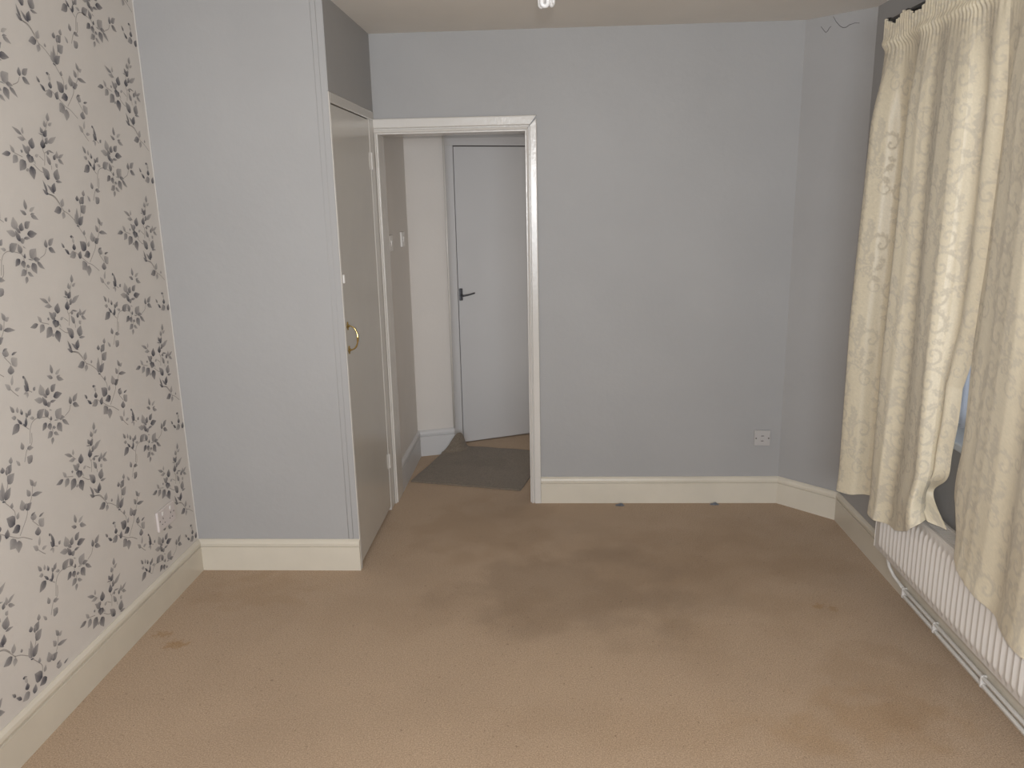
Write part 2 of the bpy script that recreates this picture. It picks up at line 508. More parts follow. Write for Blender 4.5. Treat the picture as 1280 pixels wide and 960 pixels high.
# ------------------------------------------------------------------ wallpaper print
LEAVES = [(0.1181,0.123,0.1241,0.1515,0.017,0.5),(0.0986,0.103,0.0985,0.1251,0.0169,0.5),(0.1168,0.1112,0.1391,0.1208,0.0107,0.4),(0.0821,0.0829,0.073,0.1026,0.0151,0.7),(0.0827,0.0743,0.1053,0.0954,0.0185,0.8),(0.0797,0.0781,0.0585,0.0831,0.0036,0.7),(0.092,0.0543,0.1033,0.0717,0.0164,0.6),(0.1008,0.0548,0.1505,0.0772,0.0165,0.45),(0.0711,0.0349,0.0764,0.0649,0.025,0.85),(0.0856,0.0517,0.1109,0.0604,0.0102,0.7),(-0.0246,0.0716,-0.0657,0.0931,0.0119,0.55),(-0.0187,0.0741,-0.0149,0.0955,0.0114,0.35),(-0.0121,0.0583,-0.0476,0.0632,0.0131,0.45),(0.0145,0.0313,0.0249,0.066,0.0292,0.75),(-0.0019,0.0137,-0.0289,0.0442,0.0189,0.6),(0.0031,0.0229,-0.0088,0.0397,0.0196,0.6),(-0.0328,0.0185,-0.0432,0.025,0.0098,0.6),(0.0007,0.0133,-0.0085,-0.012,0.0315,0.85),(0.0129,0.008,-0.0033,-0.0129,0.0204,0.8),(0.0243,0.0096,0.0451,0.0149,0.0103,0.35),(0.0157,-0.0025,0.023,-0.0172,0.0072,0.3),(-0.0727,0.0149,-0.0886,0.0384,0.0139,0.4),(-0.091,0.0129,-0.132,0.0084,0.0151,0.7),(-0.0619,0.0066,-0.0883,-0.0167,0.0231,0.5),(-0.0261,-0.0074,-0.0602,-0.038,0.0309,0.65),(-0.0027,-0.0214,0.0029,-0.0639,0.0317,0.75),(-0.0308,-0.0366,-0.0108,-0.0317,0.0094,0.4),(0.0911,0.0166,0.0981,0.0328,0.0123,0.6),(0.0976,0.0311,0.1279,0.0233,0.0058,0.6),(0.1195,0.0019,0.1332,0.0208,0.0145,0.7),(0.1384,0.006,0.142,0.0318,0.0152,0.45),(0.1451,0.0086,0.1792,0.0231,0.0105,0.45),(0.1442,0.0052,0.1717,-0.0114,0.0129,0.5),(0.1002,-0.016,0.0851,0.0157,0.0175,0.55),(0.1258,-0.0201,0.1399,-0.0118,0.0152,0.4),(0.0832,-0.0602,0.0526,-0.0221,0.0279,0.65),(0.0708,-0.0632,0.0795,-0.0404,0.0196,0.85),(0.1151,-0.0623,0.1332,-0.0266,0.0316,0.6),(0.114,-0.0667,0.1494,-0.0701,0.0091,0.6),(0.0978,-0.1068,0.0643,-0.0776,0.0123,0.7),(0.0931,-0.1023,0.1068,-0.0714,0.0229,0.85),(0.0607,-0.1031,0.0449,-0.0637,0.0107,0.7),(0.065,-0.1091,0.0378,-0.0917,0.0128,0.75),(0.1261,-0.1498,0.1393,-0.122,0.02,0.4),(0.1226,-0.1563,0.0801,-0.1651,0.0241,0.7),(0.1338,-0.1677,0.1219,-0.1904,0.0189,0.4),(0.1646,-0.1688,0.1647,-0.156,0.0109,0.5),(0.2187,-0.1321,0.2218,-0.1124,0.0189,0.7),(0.2365,-0.1392,0.2623,-0.1162,0.0242,0.7),(0.2325,-0.1422,0.2446,-0.1203,0.0139,0.6),(0.2591,-0.1156,0.2658,-0.0945,0.0168,0.5),(0.2982,-0.1342,0.2833,-0.1126,0.011,0.4),(0.232,-0.17,0.2677,-0.1472,0.0291,0.55),(0.2017,-0.2119,0.1953,-0.1734,0.0222,0.45),(0.2029,-0.2121,0.2098,-0.1543,0.0176,0.55),(0.2078,-0.2132,0.2418,-0.1833,0.0242,0.7),(0.1948,-0.2133,0.2129,-0.2189,0.0052,0.9),(0.2286,-0.248,0.2363,-0.231,0.0142,0.5),(0.2449,-0.2899,0.2568,-0.2699,0.0143,0.45),(0.2321,-0.3001,0.2005,-0.2676,0.0348,0.75),(0.2526,-0.313,0.2136,-0.3201,0.0252,0.85),(0.1852,-0.3277,0.1986,-0.301,0.0216,0.75),(0.1675,-0.308,0.1297,-0.3184,0.0254,0.55),(0.1606,-0.2969,0.1634,-0.2734,0.0198,0.85),(0.1473,-0.2491,0.1683,-0.2542,0.0093,0.8),(0.1634,-0.2734,0.1597,-0.2503,0.0121,0.25),(0.129,-0.3089,0.1062,-0.2883,0.0115,0.9),(0.1071,-0.2848,0.0933,-0.2667,0.0104,0.7),(0.2239,-0.3457,0.1921,-0.3655,0.0361,0.55),(0.2352,-0.3545,0.2256,-0.3923,0.0297,0.5),(0.2794,-0.2754,0.2784,-0.2387,0.0266,0.45),(0.2892,-0.2777,0.3209,-0.2639,0.0213,0.7),(0.2836,-0.2725,0.2981,-0.2566,0.017,0.6),(0.3403,-0.2157,0.3291,-0.1901,0.0158,0.55),(0.3399,-0.2175,0.3602,-0.2082,0.0132,0.4),(0.3194,-0.2422,0.3083,-0.2165,0.0182,0.5),(0.3261,-0.2437,0.3783,-0.2515,0.0132,0.6),(0.313,-0.3225,0.323,-0.2976,0.0276,0.5),(0.3073,-0.3035,0.3297,-0.2992,0.0074,0.7),(0.342,-0.322,0.369,-0.3168,0.0076,0.7),(0.3378,-0.3526,0.3642,-0.3355,0.0329,0.4),(0.3239,-0.3786,0.331,-0.3508,0.0281,0.65),(-0.0611,-0.1563,-0.0635,-0.1238,0.0153,0.55),(-0.0622,-0.1712,-0.0902,-0.1564,0.0124,0.6),(-0.0463,-0.1613,-0.0155,-0.1477,0.0118,0.3),(-0.0436,-0.1721,-0.0209,-0.1688,0.0079,0.55),(-0.0419,-0.1759,-0.0067,-0.1893,0.0139,0.5),(-0.2591,-0.149,-0.2483,-0.1187,0.0115,0.3),(-0.2668,-0.1612,-0.2878,-0.1374,0.0158,0.4),(-0.2495,-0.1655,-0.2235,-0.164,0.0114,0.35),(-0.1875,-0.1825,-0.206,-0.1603,0.0183,0.85),(-0.189,-0.1789,-0.1969,-0.1336,0.0137,0.8),(-0.205,-0.1318,-0.1991,-0.1427,0.0086,0.8),(-0.1667,-0.1876,-0.1542,-0.1776,0.0118,0.6),(-0.1977,-0.1848,-0.2151,-0.1868,0.0071,0.4),(-0.1955,-0.1853,-0.2001,-0.2035,0.0113,0.35),(-0.1232,-0.2151,-0.1285,-0.1756,0.0292,0.4),(-0.1037,-0.2201,-0.0919,-0.1945,0.0223,0.7),(-0.0806,-0.2124,-0.0514,-0.1924,0.0216,0.65),(-0.0746,-0.2309,-0.0257,-0.2313,0.0219,0.8),(-0.1271,-0.2308,-0.169,-0.2165,0.0193,0.45),(-0.1116,-0.2516,-0.1288,-0.217,0.0186,0.75),(-0.0937,-0.2429,-0.0619,-0.2444,0.0092,0.65),(-0.112,-0.2532,-0.0891,-0.2458,0.0173,0.6),(-0.1053,-0.2264,-0.1304,-0.2033,0.0122,0.6),(-0.1694,-0.2774,-0.1286,-0.2571,0.0267,0.6),(-0.1155,-0.2877,-0.1262,-0.2578,0.0215,0.65),(-0.105,-0.2669,-0.091,-0.2742,0.0035,0.5),(-0.2685,-0.2316,-0.2829,-0.2072,0.0128,0.55),(-0.2537,-0.2373,-0.251,-0.2173,0.0117,0.4),(-0.2355,-0.2488,-0.2372,-0.2275,0.0135,0.55),(-0.2373,-0.2467,-0.2324,-0.2368,0.0083,0.9),(-0.2124,-0.2618,-0.2202,-0.245,0.013,0.7),(-0.209,-0.2579,-0.1922,-0.2398,0.0157,0.6),(-0.2636,-0.2489,-0.2851,-0.2427,0.0134,0.45),(-0.2423,-0.2759,-0.2622,-0.2524,0.0099,0.9),(-0.2238,-0.2878,-0.2397,-0.275,0.0092,0.9),(-0.226,-0.2872,-0.2187,-0.2584,0.0122,0.85),(-0.2555,-0.272,-0.2947,-0.2953,0.0259,0.7),(-0.1834,-0.2734,-0.2063,-0.2668,0.0107,0.4),(-0.0774,-0.3054,-0.0428,-0.2771,0.0354,0.45),(-0.0621,-0.3098,-0.0294,-0.3122,0.0146,0.65),(-0.104,-0.3046,-0.1,-0.2887,0.0103,0.8),(-0.0886,-0.3073,-0.0629,-0.313,0.0034,0.6),(-0.0475,-0.3175,-0.014,-0.3455,0.0141,0.6),(-0.1276,-0.3045,-0.1536,-0.3254,0.0192,0.75),(-0.1158,-0.3097,-0.1141,-0.334,0.0221,0.7),(-0.073,-0.3205,-0.0574,-0.3564,0.0277,0.65),(-0.1018,-0.3275,-0.0843,-0.3327,0.0112,0.6),(-0.1054,-0.3418,-0.1355,-0.3564,0.0206,0.55),(-0.1012,-0.3465,-0.0756,-0.3631,0.0123,0.5),(-0.1074,-0.3601,-0.1184,-0.3824,0.0145,0.5),(0.0103,-0.2791,0.0116,-0.2513,0.0177,0.65),(0.0236,-0.272,0.0555,-0.25,0.019,0.55),(0.0215,-0.2803,0.0552,-0.2983,0.0174,0.65),(-0.2562,-0.3542,-0.2601,-0.329,0.0172,0.55),(-0.2392,-0.3553,-0.2093,-0.3625,0.014,0.55),(-0.2269,-0.4036,-0.2457,-0.3808,0.0294,0.55)]
STEMS = [[(0.1164,0.1232),(0.1038,0.1007),(0.0785,0.0731),(0.0847,0.0484),(0.0706,0.0333),(0.0764,0.0153),(0.068,-0.0177)],[(-0.0289,0.0754),(-0.0073,0.056)],[(-0.0727,0.0149),(-0.0364,0.0042)],[(0.0125,-0.0155),(0.0407,-0.0355),(0.0621,-0.0409)],[(0.078,0.0219),(0.0908,0.027)],[(0.1031,-0.0165),(0.1025,-0.0303)],[(0.0624,-0.1076),(0.0957,-0.1152),(0.1195,-0.1395)],[(0.047,0.0112),(0.0662,-0.002)],[(0.0575,-0.1042),(0.0949,-0.1186),(0.1232,-0.1492),(0.1367,-0.1683)],[(0.1322,-0.1619),(0.1599,-0.1751),(0.1921,-0.1986)],[(0.2038,-0.2161),(0.2318,-0.2488),(0.2408,-0.2661),(0.2344,-0.2911)],[(0.129,-0.3089),(0.1593,-0.3021),(0.1822,-0.3137),(0.2338,-0.3464)],[(0.2338,-0.3464),(0.259,-0.3552),(0.2951,-0.3787)],[(0.2448,-0.3436),(0.2869,-0.3004),(0.2967,-0.2757)],[(0.337,-0.215),(0.3251,-0.2473),(0.3001,-0.2764)],[(0.3097,-0.3217),(0.3349,-0.3498)],[(0.2361,-0.141),(0.232,-0.17),(0.2203,-0.1899)],[(-0.2664,-0.1597),(-0.25,-0.1764),(-0.2365,-0.1878)],[(-0.1875,-0.1825),(-0.1725,-0.1911)],[(-0.2106,-0.3032),(-0.1961,-0.2845),(-0.1694,-0.2774),(-0.1208,-0.2879),(-0.1081,-0.3)],[(-0.2106,-0.3032),(-0.2214,-0.3459)],[(-0.1089,-0.3032),(-0.1029,-0.3426)],[(0.0098,-0.2808),(-0.0032,-0.2984),(-0.0286,-0.3089)],[(-0.2427,-0.2774),(-0.2148,-0.3003)],[(-0.2057,-0.3151),(-0.2141,-0.3482),(-0.2406,-0.3608),(-0.2594,-0.3935)]]

U, V, AY, AZ = 0.580, 0.5265, 2.5067, 1.281
verts, faces, cols = [], [], []
X0 = XL + 0.0005
INK = np.array((0.052, 0.052, 0.072))
GRND = np.array(PAPER)


def clipin(poly):
    return all(YR < y < YC - 0.004 for y, z in poly) and all(0.152 < z < ZC for y, z in poly)


def shape(x):   # leaf half width along its length
    return (math.sin(math.pi * min(1, x ** 0.74)) ** 1.12) * 1.05 if 0 < x < 1 else 0.0


rnd = random.Random(3)
nleaf = 0
for i in range(-6, 3):
    for j in range(-4, 5):
        oy = AY + i * U
        oz = AZ + j * V + (V / 2 if i % 2 else 0)
        if oy > YC + 0.6:
            continue
        for (by, bz, ty, tz, w, d) in LEAVES:
            B = np.array((oy + by, oz + bz)); T = np.array((oy + ty, oz + tz))
            ax = T - B; ln = np.linalg.norm(ax); nrm = np.array((-ax[1], ax[0])) / ln
            ts = (0.0, 0.14, 0.34, 0.55, 0.78, 1.0)
            bend = rnd.uniform(-0.06, 0.06) * ln
            sp = [B + ax * t + nrm * bend * math.sin(math.pi * t) for t in ts]
            lft = [sp[k] + nrm * shape(ts[k]) * w * 0.52 for k in range(1, 5)]
            rgt = [sp[k] - nrm * shape(ts[k]) * w * 0.52 for k in range(1, 5)]
            if not clipin([B, T] + lft + rgt):
                continue
            k0 = len(verts)
            X1 = X0 + 0.00004 * (nleaf % 25); nleaf += 1
            dd = d * rnd.uniform(0.92, 1.05)
            allp = sp + lft + rgt
            sh = [1.22, 1.15, 1.0, 0.92, 0.80, 0.70] + [1.05, 0.92, 0.80, 0.66] + [1.0, 0.80, 0.66, 0.54]
            for p, s in zip(allp, sh):
                verts.append((X1, p[0], p[1]))
                f = min(0.95, dd * s * 1.08) ** 0.85
                cols.append(GRND * (1 - f) + INK * f)
            L_ = [k0 + 6 + k for k in range(4)]; R_ = [k0 + 10 + k for k in range(4)]
            sps = [k0 + k for k in range(6)]
            faces += [(sps[0], sps[1], L_[0]), (sps[0], R_[0], sps[1]), (sps[4], sps[5], L_[3]), (sps[4], R_[3], sps[5])]
            for k in range(3):
                faces += [(sps[k + 1], sps[k + 2], L_[k + 1], L_[k]), (sps[k + 1], R_[k], R_[k + 1], sps[k + 2])]
        for st in STEMS:
            P = crom([(oy + a, oz + b) for a, b in st], 4 * len(st)) if len(st) > 2 else np.array([(oy + a, oz + b) for a, b in st])
            if not clipin(P):
                continue
            k0 = len(verts)
            for q in range(len(P)):
                a = P[max(q - 1, 0)]; b = P[min(q + 1, len(P) - 1)]
                t = (b - a) / np.linalg.norm(b - a); nn = np.array((-t[1], t[0])) * 0.00135
                for sg in (1, -1):
                    verts.append((X0, *(P[q] + sg * nn)))
                    cols.append(GRND * 0.45 + np.array((0.10, 0.085, 0.08)) * 0.55)
                if q:
                    faces.append((k0 + 2 * q - 2, k0 + 2 * q - 1, k0 + 2 * q + 1, k0 + 2 * q))
me = bpy.data.meshes.new('leaf_print')
me.from_pydata(verts, [], faces)
ca = me.color_attributes.new('ink', 'FLOAT_COLOR', 'POINT')
ca.data.foreach_set('color', np.hstack([np.array(cols), np.ones((len(cols), 1))]).astype(np.float32).ravel())
me.materials.append(M_print)
o = bpy.data.objects.new('leaf_print', me)
COL.objects.link(o)
o.parent = wall_left
tag(o, 'printed grey leaf and bud sprays', kind='stuff')
bm = bmesh.new()
box(bm, (XL, YC - 0.005, 0.15), (XL + 0.002, YC, ZC), 0)
finish('paper_edge', bm, M_paper_edge, wall_left)

# cracks in the plaster of the angled wall and damp blooms are thin relief
def on_corner(s, z):   # s along the angled wall from its left edge
    return Vector((1.2259 + s * r2 - 0.0008, YB - s * r2 - 0.0008, z))


for pts in ([(0.135, 2.445), (0.150, 2.42), (0.170, 2.398), (0.185, 2.389), (0.20, 2.388), (0.215, 2.396), (0.24, 2.40), (0.262, 2.396)],
            [(0.078, 2.41), (0.092, 2.392), (0.104, 2.380), (0.112, 2.386), (0.120, 2.398), (0.128, 2.404)]):
    bm = bmesh.new()
    P = [on_corner(*p) for p in pts]
    tube(bm, P, [0.0008 + 0.0007 * math.sin(math.pi * k / (len(P) - 1)) for k in range(len(P))], 5)
    finish('crack', bm, M_crack, wall_corner)

# ------------------------------------------------------------------ doorway: lining and architrave
trim = tag(empty('trim_1', (-0.49, YB, 0)), 'glossy white architrave and lining around the open doorway', 'door frame', kind='structure')
AR = [(0, 0), (0, 0.010), (0.0025, 0.0145), (0.007, 0.0165), (0.0105, 0.0145), (0.0120, 0.0075), (0.0155, 0.0075), (0.0170, 0.0155),
      (0.020, 0.0185), (0.047, 0.0185), (0.0505, 0.0175), (0.052, 0.014), (0.052, 0)]
LX0, LX1, LZ = -0.868, -0.1245, 1.978      # inside faces of the lining
bm = bmesh.new()
molding(bm, AR, (LX1 + 0.007, YB, 0), (LX1 + 0.007, YB, LZ + 0.007), (1, 0, 0), (0, -1, 0), 0, 1)
under(finish('architrave', bm, M_gloss), trim)
ARH = [(o * 1.30, u) for o, u in AR]
bm = bmesh.new()
molding(bm, ARH, (-0.886, YB, LZ + 0.007), (LX1 + 0.007, YB, LZ + 0.007), (0, 0, 1), (0, -1, 0), 0, 0.77)
under(finish('architrave', bm, M_gloss), trim)
ARL = [(0, 0), (0, 0.012), (0.0025, 0.0165), (0.0055, 0.018), (0.008, 0.0165), (0.0095, 0.012), (0.0105, 0.012), (0.0105, 0)]
bm = bmesh.new()
molding(bm, ARL, (LX0 - 0.007, YB, 0), (LX0 - 0.007, YB, LZ + 0.007), (-1, 0, 0), (0, -1, 0))
under(finish('architrave', bm, M_gloss), trim)
for lo, hi in (((LX1, YB - 0.004, 0), (LX1 + 0.0145, YB + 0.155, LZ + 0.012)), ((-0.886, YB - 0.004, 0), (LX0, YB + 0.148, LZ + 0.012)),
               ((LX0, YB - 0.004, LZ), (LX1, YB + 0.155, LZ + 0.012))):
    bm = bmesh.new(); box(bm, lo, hi, 0.002)
    under(finish('door_lining', bm, M_gloss), trim)

# ------------------------------------------------------------------ cupboard frame and door
trim2 = tag(empty('trim_2', (-0.9, 3.7, 0)), 'white painted frame around the tall cupboard door', 'door frame', kind='structure')
for nm, lo, hi in (('front_post', (-0.965, YC + 0.0125, 0), (-0.8845, YC + 0.016, 2.088)), ('edge_bead', (-0.8892, YC - 0.002, 0), (-0.8845, YC + 0.0122, 2.088)), ('rear_post', (-0.965, 3.998, 0), (-0.8845, YB - 0.004, 2.045)),
                   ('header_rail', (-0.965, YC + 0.0165, 2.045), (-0.884, YB, 2.088))):
    bm = bmesh.new(); box(bm, lo, hi, 0.003)
    under(finish(nm, bm, M_cup if nm == 'header_rail' else M_gloss), trim2)
# corner beads on the front face
for x0 in (-0.936, -0.915):
    bm = bmesh.new(); cyl(bm, (x0, YC + 0.0008, 0.15), (x0, YC + 0.0008, ZC), 0.0016, n=8)
    under(finish('corner_bead', bm, M_grey, smooth=True), trim2)

bm = bmesh.new()
box(bm, (-0.922, YC + 0.0165, 0.022), (-0.887, 3.9955, 2.041), 0.003)
door1 = tag(finish('door_1', bm, M_cup), 'tall glossy off-white flush cupboard door with brass handle', 'door', kind='structure')
for z in (1.845, 0.285):
    bm = bmesh.new()
    cyl(bm, (-0.881, 3.997, z - 0.04), (-0.881, 3.997, z + 0.04), 0.0055, n=10)
    box(bm, (-0.889, 3.975, z - 0.04), (-0.885, 4.018, z + 0.04), 0.001)
    finish('hinge', bm, M_gloss, door1)
bm = bmesh.new()
box(bm, (-0.888, YC + 0.019, 1.315), (-0.878, YC + 0.034, 1.352), 0.003)
tag(finish('catch', bm, M_plastic, door1), 'small white catch plate')
hb = bmesh.new()
hy = 3.345
hx = -0.887
hz0, hz1 = 1.022, 1.128
P = []
for k in range(15):
    t = k / 14
    z = hz1 + (hz0 - hz1) * t
    bow = math.sin(math.pi * t)
    P.append((hx + 0.012 + 0.030 * bow ** 0.55, hy, z + 0.004 * math.sin(2 * math.pi * t)))
tube(hb, [(hx + 0.004, hy, hz1)] + P + [(hx + 0.004, hy, hz0)], [0.0035] + [0.0032 + 0.0028 * math.exp(-((k - 7) / 1.6) ** 2) + 0.0012 * math.exp(-((abs(k - 7) - 4.5) / 0.8) ** 2) for k in range(15)] + [0.0035], 10)
handle = finish('handle', hb, M_brass, door1, smooth=True)
tag(handle, 'polished brass bow handle')
for z in (hz0, hz1):
    bm = bmesh.new()
    lathe(bm, [(0.0125, 0), (0.0125, 0.003), (0.0095, 0.005), (0.006, 0.007), (0.0045, 0.010)], (hx, hy, z), (1, 0, 0), 18)
    for k in range(4):
        a = k * math.pi / 2
        bmesh.ops.create_uvsphere(bm, u_segments=8, v_segments=6, radius=0.0062,
                                  matrix=Matrix.Translation((hx + 0.002, hy + 0.0125 * math.cos(a), z + 0.0125 * math.sin(a))) @ Matrix.Diagonal((0.5, 1, 1, 1)))
    finish('rosette', bm, M_brass, handle, smooth=True, angle=40)

# ------------------------------------------------------------------ hall: door frame, door, switches, mat
trim3 = tag(empty('trim_3', (-0.615, 5.195, 0)), 'plain white frame around the hall door', 'door frame', kind='structure')
for nm, lo, hi, b in (('jamb', (-0.085, -0.012, 0), (-0.008, 0.06, 2.02), 0.003), ('jamb', (0.765, -0.03, 0), (0.83, 0.06, 2.02), 0.003),
                      ('head', (-0.085, -0.016, 1.985), (0.83, 0.06, 2.06), 0.004)):
    bm = bmesh.new(); box(bm, lo, hi, b, M=HD)
    under(finish(nm, bm, M_door), trim3)
bm = bmesh.new()
cyl(bm, (-0.652, 4.994, 0.17), (-0.652, 4.994, ZC), 0.006, n=10)
under(finish('edge_bead', bm, M_gloss, smooth=True), trim3)
bm = bmesh.new()
box(bm, (0.0, 0.0, 0.008), (0.762, 0.04, 1.980), 0.003, M=HD)
door2 = tag(finish('door_2', bm, M_door), 'flush white hall door standing beyond the doorway', 'door', kind='structure')
bm = bmesh.new()
box(bm, (0.004, -0.012, 0.995), (0.026, 0.002, 1.075), 0.003, M=HD)
plate = finish('handle_plate', bm, M_iron, door2)
tag(plate, 'narrow dark metal handle plate')
bm = bmesh.new()
P = [HD @ Vector(p) for p in ((0.015, -0.008, 1.030), (0.015, -0.034, 1.030), (0.020, -0.044, 1.030), (0.032, -0.046, 1.031), (0.065, -0.046, 1.036), (0.098, -0.045, 1.043))]
tube(bm, P, [0.007, 0.007, 0.0068, 0.006, 0.0055, 0.005], 10)
tag(finish('lever', bm, M_iron, plate, smooth=True), 'dark metal lever')


def switch(y, z, label):
    e = tag(empty('light_switch', (-0.886, y, z)), label, 'light switch')
    bm = bmesh.new(); box(bm, (-0.886, y - 0.043, z - 0.043), (-0.873, y + 0.043, z + 0.043), 0.003)
    under(finish('plate', bm, M_plastic), e)
    bm = bmesh.new(); box(bm, (-0.876, y - 0.011, z - 0.016), (-0.8685, y + 0.011, z + 0.016), 0.002)
    bmesh.ops.rotate(bm, verts=bm.verts, cent=(-0.873, y, z), matrix=Matrix.Rotation(math.radians(8), 3, 'Y'))
    under(finish('rocker', bm, M_plastic), e)
    for s in (-1, 1):
        bm = bmesh.new(); cyl(bm, (-0.8735, y + s * 0.030, z), (-0.8722, y + s * 0.030, z), 0.0035, n=10)
        under(finish('screw', bm, M_screw), e)
    return e


switch(4.335, 1.425, 'white hall light switch on the left hall wall, nearer the doorway')
switch(4.70, 1.428, 'white hall light switch on the left hall wall, nearer the far corner')

# grey mat, its far left corner pushed up against the end wall
FL = np.array((-0.852, 4.430)); FR = np.array((-0.188, 4.280))
u = (FR - FL); W = np.linalg.norm(u); u /= W
vv = np.array((-u[1], u[0]))
nu, nv, LEN = 72, 72, 0.72
bm = bmesh.new()
rows = []
rm = random.Random(5)
dn = np.array((dv.x, dv.y)); nn_ = np.array((dv.y, -dv.x))
Q0 = np.array((-0.886, 4.925)) + nn_ * 0.030
for b in range(nv + 1):
    row = []
    for a in range(nu + 1):
        p = FL + u * (W * a / nu) + vv * (LEN * b / nv)
        z = 0.0
        ex = -np.dot(p - Q0, nn_)             # how far past the skirting face of the end wall
        side = 1 / (1 + math.exp(-( -0.602 - p[0]) / 0.016))
        if ex > -0.05:
            e2 = max(ex, 0)
            lift = (math.sqrt((ex + 0.0) ** 2 + 0.0004) + ex) / 2
            along = (p[0] + 0.655) / 0.075
            bell = math.exp(-along * along) if along < 0 else math.exp(-(along * 1.15) ** 2)
            p = p + nn_ * e2 * side
            z += min(lift, 0.115) * 1.0 * max(side * bell, 0) + 0.02 * bell * (ex > 0) * side
        z += 0.0012 * math.sin(a * 0.31 + b * 0.17) + 0.0012
        row.append((p[0], p[1], z))
    rows.append(row)
top = [[bm.verts.new((x, y, z + 0.009)) for x, y, z in r] for r in rows]
bot = [[bm.verts.new((x, y, max(z, 0.0))) for x, y, z in r] for r in rows]
for b in range(nv):
    for a in range(nu):
        bm.faces.new((top[b][a], top[b][a + 1], top[b + 1][a + 1], top[b + 1][a]))
        bm.faces.new((bot[b][a], bot[b + 1][a], bot[b + 1][a + 1], bot[b][a + 1]))
for k in range(nu):
    bm.faces.new((top[0][k + 1], top[0][k], bot[0][k], bot[0][k + 1]))
    bm.faces.new((top[nv][k], top[nv][k + 1], bot[nv][k + 1], bot[nv][k]))
for k in range(nv):
    bm.faces.new((top[k][0], top[k + 1][0], bot[k + 1][0], bot[k][0]))
    bm.faces.new((top[k + 1][nu], top[k][nu], bot[k][nu], bot[k + 1][nu]))
tag(finish('door_mat', bm, M_mat, smooth=True, angle=50), 'grey-brown mat on the hall floor, far corner rucked up against the wall', 'mat')

# ------------------------------------------------------------------ sockets
def single_plate():
    cx, cz = 1.1275, 0.369
    e = tag(empty('wall_socket', (cx, YB, cz)), 'single square white outlet plate low on the grey back wall', 'socket')
    bm = bmesh.new(); box(bm, (cx - 0.043, YB - 0.011, cz - 0.043), (cx + 0.043, YB, cz + 0.043), 0.003)
    under(finish('plate', bm, M_plastic_grey), e)
    bm = bmesh.new(); box(bm, (cx - 0.012, YB - 0.0135, cz - 0.014), (cx + 0.012, YB - 0.009, cz + 0.014), 0.0015)
    cv = under(finish('outlet_cover', bm, M_plastic_grey), e)
    for z0 in (0.012, -0.0155):
        bm = bmesh.new(); box(bm, (cx - 0.008, YB - 0.0140, cz + z0), (cx + 0.006, YB - 0.0130, cz + z0 + 0.0032))
        o = finish('slot', bm, M_dark); o.parent = cv
    for s in (-1, 1):
        bm = bmesh.new(); cyl(bm, (cx + s * 0.033, YB - 0.0108, cz), (cx + s * 0.033, YB - 0.0118, cz), 0.0040, n=12)
        under(finish('screw', bm, M_screw), e)


single_plate()


def double_socket():
    y0, y1, z0, z1 = 2.955, 3.101, 0.333, 0.419
    cy, cz = (y0 + y1) / 2, (z0 + z1) / 2
    e = tag(empty('wall_socket', (XL, cy, cz)), 'double pale socket plate low on the leaf wallpaper', 'socket')
    bm = bmesh.new(); box(bm, (XL, y0, z0), (XL + 0.011, y1, z1), 0.003)
    under(finish('plate', bm, mat('aged_socket_plastic', (0.60, 0.54, 0.52), 0.4)), e)
    for s in (-1, 1):
        c = cy + s * 0.033
        bm = bmesh.new()
        for (dy, dz, a, b) in ((0, 0.004, 0.002, 0.004), (-0.011, -0.018, 0.0032, 0.0018), (0.011, -0.018, 0.0032, 0.0018)):
            box(bm, (XL + 0.0105, c + dy - a, cz + dz - b), (XL + 0.0114, c + dy + a, cz + dz + b))
        under(finish('pin_holes', bm, M_dark), e)
        bm = bmesh.new(); box(bm, (XL + 0.010, c - 0.006, cz + 0.018), (XL + 0.0145, c + 0.006, cz + 0.034), 0.0015)
        under(finish('rocker', bm, M_plastic), e)
        bm = bmesh.new(); cyl(bm, (XL + 0.0108, cy + s * 0.060, cz), (XL + 0.0117, cy + s * 0.060, cz), 0.0035, n=10)
        under(finish('screw', bm, M_screw), e)


double_socket()

# small scraps lying against the back skirting
for x, y, lab in ((0.366, 4.068, 'small grey scrap at the back skirting, nearer the doorway'),
                  (0.881, 4.080, 'small grey scrap at the back skirting, nearer the right corner')):
    bm = bmesh.new()
    g = []
    rs = random.Random(int(x * 1000))
    for a in range(9):
        for b in range(4):
            t = a / 8 - 0.5
            g.append(bm.verts.new((x + t * 0.050, y - 0.004 - b * 0.006 * (1 - 1.6 * t * t), 0.001 + (0.014 - 0.004 * b) * max(0, 1 - 4 * t * t) * rs.uniform(0.6, 1.1))))
    for a in range(8):
        for b in range(3):
            bm.faces.new((g[a * 4 + b], g[a * 4 + b + 1], g[a * 4 + b + 5], g[a * 4 + b + 4]))
    bmesh.ops.solidify(bm, geom=bm.faces[:], thickness=0.001)
    tag(finish('paper_scrap', bm, M_scrap), lab, 'scrap')

